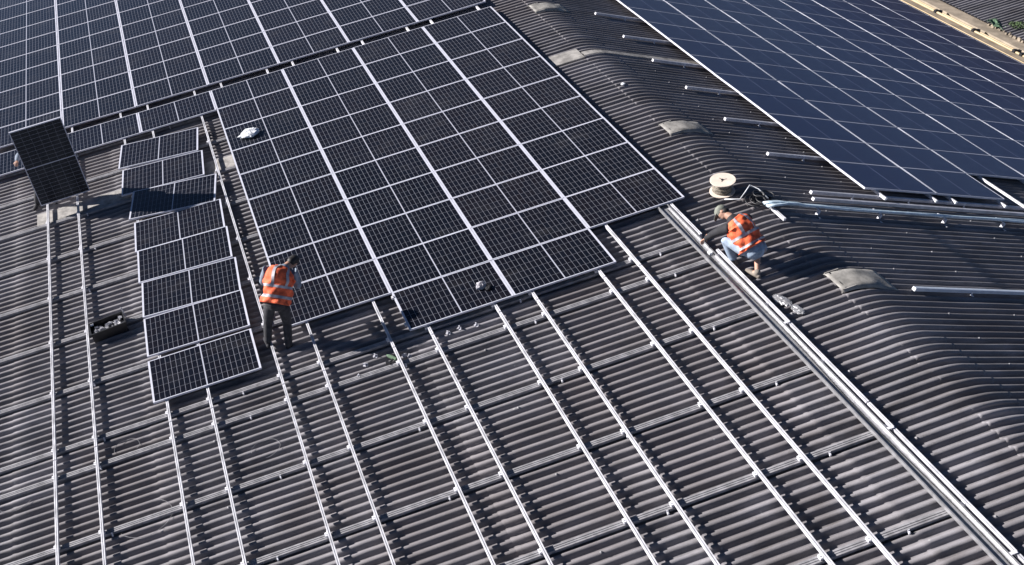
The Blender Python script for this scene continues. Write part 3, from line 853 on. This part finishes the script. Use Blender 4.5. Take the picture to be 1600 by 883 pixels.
def person(base, J, label, mats, cat='person', headgear='hair', bare=False, group=None):
    """J: joint positions in world coordinates; base: point at the feet"""
    t = empty('person', Matrix.Translation(base)); tag(t, label, cat, group)
    V = {k_: Vector(v) for k_, v in J.items() if isinstance(v, (tuple, Vector))}
    side = V['shl']-V['shr']; side.normalize()
    hip, chest, neck, head = V['hip'], V['chest'], V['neck'], V['head']
    fw = V['face'].normalized(); hup = (head-neck).normalized(); hs = fw.cross(hup).normalized(); fw = hup.cross(hs).normalized()*(1 if hup.cross(hs).dot(fw) > 0 else -1)
    # --- body
    k = MB()
    waist = hip.lerp(chest, .5)
    torso = [hip, waist, chest, neck.lerp(chest, .35)]
    loft(k, torso, [(.165, .115), (.145, .105), (.175, .115), (.12, .085)], side, 18)
    loft(k, [neck-(head-neck)*.35, neck, neck.lerp(head, .6)], [(.066, .066), (.062, .064), (.060, .062)], side)
    Rm = Matrix((hs, fw, hup)).transposed()
    hc = head+hup*.02
    ball(k, hc+fw*.0, .078, .098, .112, Rm)
    ball(k, hc+fw*.045-hup*.062, .050, .045, .045, Rm)             # jaw
    ball(k, hc+fw*.100-hup*.018, .013, .020, .022, Rm, 8)          # nose
    for s in (-1, 1): ball(k, hc+hs*s*.078-hup*.01, .010, .022, .032, Rm, 8)
    for s, a in ((1, 'l'), (-1, 'r')):
        sh, elb, wr = V['sh'+a], V['el'+a], V['wr'+a]
        loft(k, [chest.lerp(sh, .6), sh, sh.lerp(elb, .5), elb], [(.06, .06), (.056, .056), (.047, .047), (.040, .040)], side if abs((elb-sh).normalized().dot(side)) < .9 else Vector((0, 0, 1)))
        loft(k, [elb, elb.lerp(wr, .35), wr], [(.041, .041), (.040, .038), (.026, .022)], side if abs((wr-elb).normalized().dot(side)) < .9 else Vector((0, 0, 1)))
        hand(k, wr, wr-elb, V.get('palm'+a, Vector((0, 0, -1))))
        hp, kn, an = V['hp'+a], V['kn'+a], V['an'+a]; toe = V['toe'+a]
        loft(k, [hp, hp.lerp(kn, .4), kn], [(.085, .088), (.078, .080), (.055, .056)], side)
        loft(k, [kn, kn.lerp(an, .3), an], [(.054, .055), (.056, .058), (.034, .038)], side)
        loft(k, [an, an.lerp(toe, .5)-Vector((0, 0, .02)), toe], [(.036, .04), (.042, .03), (.040, .018)], side)
    child(remesh(k, .0085, M_SKIN, 'body'), t)
    for s in (-1, 1):
        e = MB(); ball(e, hc+fw*.088+hs*s*.032+hup*.005, .012, .008, .008, Rm, 8); child(e.build('eye', M_BLACK, smooth=True), t)
    # --- trousers
    k = MB()
    loft(k, [hip.lerp(waist, .55), hip, hip-(waist-hip)*.35], [(.165, .125), (.180, .135), (.165, .13)], side, 18)
    for a in 'lr':
        hp, kn, an = V['hp'+a], V['kn'+a], V['an'+a]
        loft(k, [hip.lerp(hp, .6), hp.lerp(kn, .15), hp.lerp(kn, .55), kn], [(.10, .11), (.105, .112), (.092, .095), (.076, .078)], side)
        end = kn.lerp(an, J.get('cuff'+a, .92))
        loft(k, [kn, kn.lerp(end, .5), end], [(.076, .078), (.072, .076), (.064, .068) if J.get('cuff'+a, .92) > .5 else (.07, .074)], side)
    child(remesh(k, .012, mats['trousers'], 'trousers', 2), t)
    # --- shoes
    for a in 'lr':
        an, toe = V['an'+a], V['toe'+a]; f = (toe-an); f.z = 0; f.normalize(); sd = f.cross(Vector((0, 0, 1)))
        k = MB(); gz = toe.z-.03; a0 = Vector((an.x, an.y, gz))
        loft(k, [a0-f*.06+Vector((0, 0, .04)), a0+f*.04+Vector((0, 0, .045)), a0+f*.13+Vector((0, 0, .035)), a0+f*.19+Vector((0, 0, .03))], [(.038, .038), (.044, .044), (.050, .034), (.042, .026)], sd)
        loft(k, [a0+Vector((0, 0, .05)), an+Vector((0, 0, .03))], [(.045, .050), (.046, .050)], sd)
        child(remesh(k, .008, mats['shoes'], 'shoe', 2), t)
    # --- shirt with sleeves
    k = MB()
    loft(k, [hip.lerp(waist, .35), waist, chest, neck.lerp(chest, .3), neck.lerp(head, .12)], [(.180, .135), (.170, .128), (.195, .135), (.12, .095), (.072, .072)], side, 18)
    for a in 'lr':
        sh, elb, wr = V['sh'+a], V['el'+a], V['wr'+a]
        loft(k, [chest.lerp(sh, .5), sh, sh.lerp(elb, .5), elb], [(.08, .08), (.076, .078), (.066, .068), (.060, .060)], side if abs((elb-sh).normalized().dot(side)) < .9 else Vector((0, 0, 1)))
        loft(k, [elb, elb.lerp(wr, .4), elb.lerp(wr, .93)], [(.060, .060), (.056, .056), (.042, .040)], side if abs((wr-elb).normalized().dot(side)) < .9 else Vector((0, 0, 1)))
    child(remesh(k, .012, mats['shirt'], 'shirt', 2), t)
    # --- vest: wrinkled shell over the torso, open at neck and armholes
    VW = J.get('bulk', 1.0)
    prof = [(hip.lerp(waist, J.get('hem', -.15)), .215, .165), (hip.lerp(waist, .4), .212, .160), (waist, .208, .158), (waist.lerp(chest, .5), .216, .160), (chest, .222, .160), (chest.lerp(neck, .4), .195, .140), (chest.lerp(neck, .75), .13, .112)]
    prof = [(a_, b_*VW, c_*VW) for a_, b_, c_ in prof]
    vs = []; n_ = 40; rings = []
    sub = 5
    for i in range(len(prof)-1):
        for q in range(sub):
            f = q/sub; rings.append((prof[i][0].lerp(prof[i+1][0], f), prof[i][1]*(1-f)+prof[i+1][1]*f, prof[i][2]*(1-f)+prof[i+1][2]*f))
    rings.append(prof[-1])
    rnd = random.Random(len(label)); ph = [rnd.uniform(0, 6) for _ in range(6)]
    def shell(off, i0, i1, wr_=1.0):
        k = MB(); vs = []
        for i in range(i0, i1+1):
            c_, a_, b_ = rings[i]; d = (rings[min(i+1, len(rings)-1)][0]-rings[max(i-1, 0)][0]).normalized()
            sa_ = (side-d*side.dot(d)).normalized(); sb_ = d.cross(sa_)
            for j in range(n_):
                th = 2*PI*j/n_
                wv = 1.5*wr_*(.010*math.sin(3*th+i*.42+ph[0])+.008*math.sin(7*th-i*.55+ph[1])+.006*math.sin(i*1.1+2*th+ph[2]))*(1.2-i/len(rings))
                vs.append(c_+sa_*math.cos(th)*(a_+off+wv)+sb_*math.sin(th)*(b_+off+wv))
        m_ = i1-i0+1
        k.add(vs, [(i*n_+j, i*n_+(j+1) % n_, (i+1)*n_+(j+1) % n_, (i+1)*n_+j) for i in range(m_-1) for j in range(n_)])
        return k
    nr = len(rings)-1
    vest = shell(0, 0, nr).build('vest', M_ORANGE, smooth=True); sd_ = vest.modifiers.new('t', 'SOLIDIFY'); sd_.thickness = .006
    child(vest, t)
    for i0 in (4, 11):
        st = shell(.005, i0, i0+2).build('reflective_strip', M_STRIP, smooth=True); child(st, vest)
    for s in (-1, 1):      # shoulder strips front and back
        k = MB(); vs = []
        for i in range(13, nr+1):
            c_, a_, b_ = rings[i]; d = (rings[min(i+1, nr)][0]-rings[max(i-1, 0)][0]).normalized(); sa_ = (side-d*side.dot(d)).normalized(); sb_ = d.cross(sa_)
            row = []
            for fb in (1, -1):
                for th in ((PI/2-s*.60), (PI/2-s*.38)):
                    wv = 1.5*(.010*math.sin(3*th*fb+i*.42+ph[0])+.008*math.sin(7*th*fb-i*.55+ph[1])+.006*math.sin(i*1.1+2*th*fb+ph[2]))*(1.2-i/len(rings))
                    row.append(c_+sa_*math.cos(th)*(a_+.008+wv)+sb_*fb*math.sin(th)*(b_+.008+wv))
            vs += row
        m_ = nr-13+1
        k.add(vs, [(i*4+q, i*4+q+1, (i+1)*4+q+1, (i+1)*4+q) for i in range(m_-1) for q in (0, 2)])
        child(k.build('shoulder_strip', M_STRIP, smooth=True), vest)
    # --- hair or cap
    k = MB()
    if headgear == 'hair':
        ball(k, hc-fw*.012+hup*.018, .086, .098, .106, Rm); ball(k, hc-fw*.035-hup*.04, .074, .070, .075, Rm)
        child(remesh(k, .008, M_HAIR, 'hair', 2), t)
    else:
        ball(k, hc-fw*.005+hup*.035, .092, .108, .090, Rm)
        loft(k, [hc+fw*.07+hup*.04, hc+fw*.12+hup*.028, hc+fw*.17+hup*.015], [(.075, .014), (.080, .010), (.060, .008)], hs)
        child(remesh(k, .008, mats['cap'], 'cap', 2), t)
        k = MB(); ball(k, hc-fw*.030-hup*.035, .078, .072, .07, Rm); child(remesh(k, .008, M_HAIR, 'hair', 2), t)
    return t

z = lambda v, h: Vector(v)
# 1. standing worker seen from behind, bent slightly forward
B = NW(-9.72, 7.47, HC)
def rel(o, f, l, u): return o+Vector((f*.985+l*.17, f*-.17+l*.985, u))
o = B
gl_ = lambda P, h=.0: P
J = dict(hip=rel(o, .0, .0, .92), chest=rel(o, .25, -.08, 1.24), neck=rel(o, .40, -.17, 1.31), head=rel(o, .53, -.29, 1.32), face=Vector((.55, -.45, -.95)),
         shl=rel(o, .31, .14, 1.34), shr=rel(o, .31, -.31, 1.28), ell=rel(o, .36, .20, 1.07), elr=rel(o, .27, -.37, 1.03), wrl=rel(o, .55, .04, .94), wrr=rel(o, .50, -.22, .92),
         hpl=rel(o, .0, .10, .88), hpr=rel(o, .0, -.10, .88), knl=rel(o, .06, .15, .48), knr=rel(o, .05, -.16, .47),
         anl=rel(o, -.02, .17, .12), anr=rel(o, -.06, -.17, .04), toel=rel(o, .12, .20, .07), toer=rel(o, .08, -.21, -.01), bulk=1.12)
person(B, J, 'standing worker in orange vest, grey sleeves and dark trousers, seen from behind', dict(trousers=M_TROUSER, shirt=M_GREY, shoes=M_BLACKCLOTH))
# 2. crouching worker in pale jeans
C2 = Vector((-11.44, -.0, -.16))
W = lambda a, b, c_: Vector((a, b, c_))
J = dict(hip=W(-11.60, .02, .26), chest=W(-11.27, .15, .52), neck=W(-11.14, .23, .60), head=W(-11.00, .29, .61), face=Vector((.35, .75, -.62)),
         shl=W(-11.27, .34, .49), shr=W(-11.17, -.06, .56), ell=W(-11.08, .42, .30), elr=W(-10.96, .06, .34), wrl=W(-10.90, .42, .08), wrr=W(-10.80, .26, .10),
         hpl=W(-11.58, .14, .24), hpr=W(-11.62, -.10, .24), knl=W(-11.24, .30, .26), knr=W(-11.40, -.16, .30),
         anl=W(-11.33, .12, -.10), anr=W(-11.76, -.03, -.08), toel=W(-11.15, .18, -.15), toer=W(-11.60, .02, -.14), cuffr=.45, hem=.18, bulk=1.08)
person(C2, J, 'crouching worker in orange vest, black sleeves, pale jeans and grey cap at the cable channel', dict(trousers=M_JEANS, shirt=M_BLACKCLOTH, shoes=M_SHOE, cap=M_CAP), headgear='cap')
# 3. worker hidden behind the carried panel
B3 = NW(-2.62, 11.24, HC)
o = B3
def rel3(f, l, u): return B3+Vector((-f*.96+l*.1, f*.1*1+l*.99*-1, u))
J = dict(hip=rel3(.0, .0, .92), chest=rel3(.05, 0, 1.30), neck=rel3(.08, 0, 1.47), head=rel3(.12, 0, 1.58), face=Vector((-1, .1, -.3)),
         shl=rel3(.06, .20, 1.38), shr=rel3(.06, -.20, 1.38), ell=rel3(.20, .42, 1.22), elr=rel3(.18, -.40, 1.26), wrl=rel3(.48, .50, 1.18), wrr=rel3(.40, -.40, 1.26),
         hpl=rel3(0, .1, .88), hpr=rel3(0, -.1, .88), knl=rel3(.06, .13, .47), knr=rel3(.10, -.16, .47), anl=rel3(-.04, .14, .03), anr=rel3(.04, -.26, .02), toel=rel3(.12, .15, -.02), toer=rel3(.20, -.30, -.02))
person(B3, J, 'worker almost hidden behind the upright panel, only a hand and foot showing', dict(trousers=M_TROUSER, shirt=M_GREY, shoes=M_BLACKCLOTH))
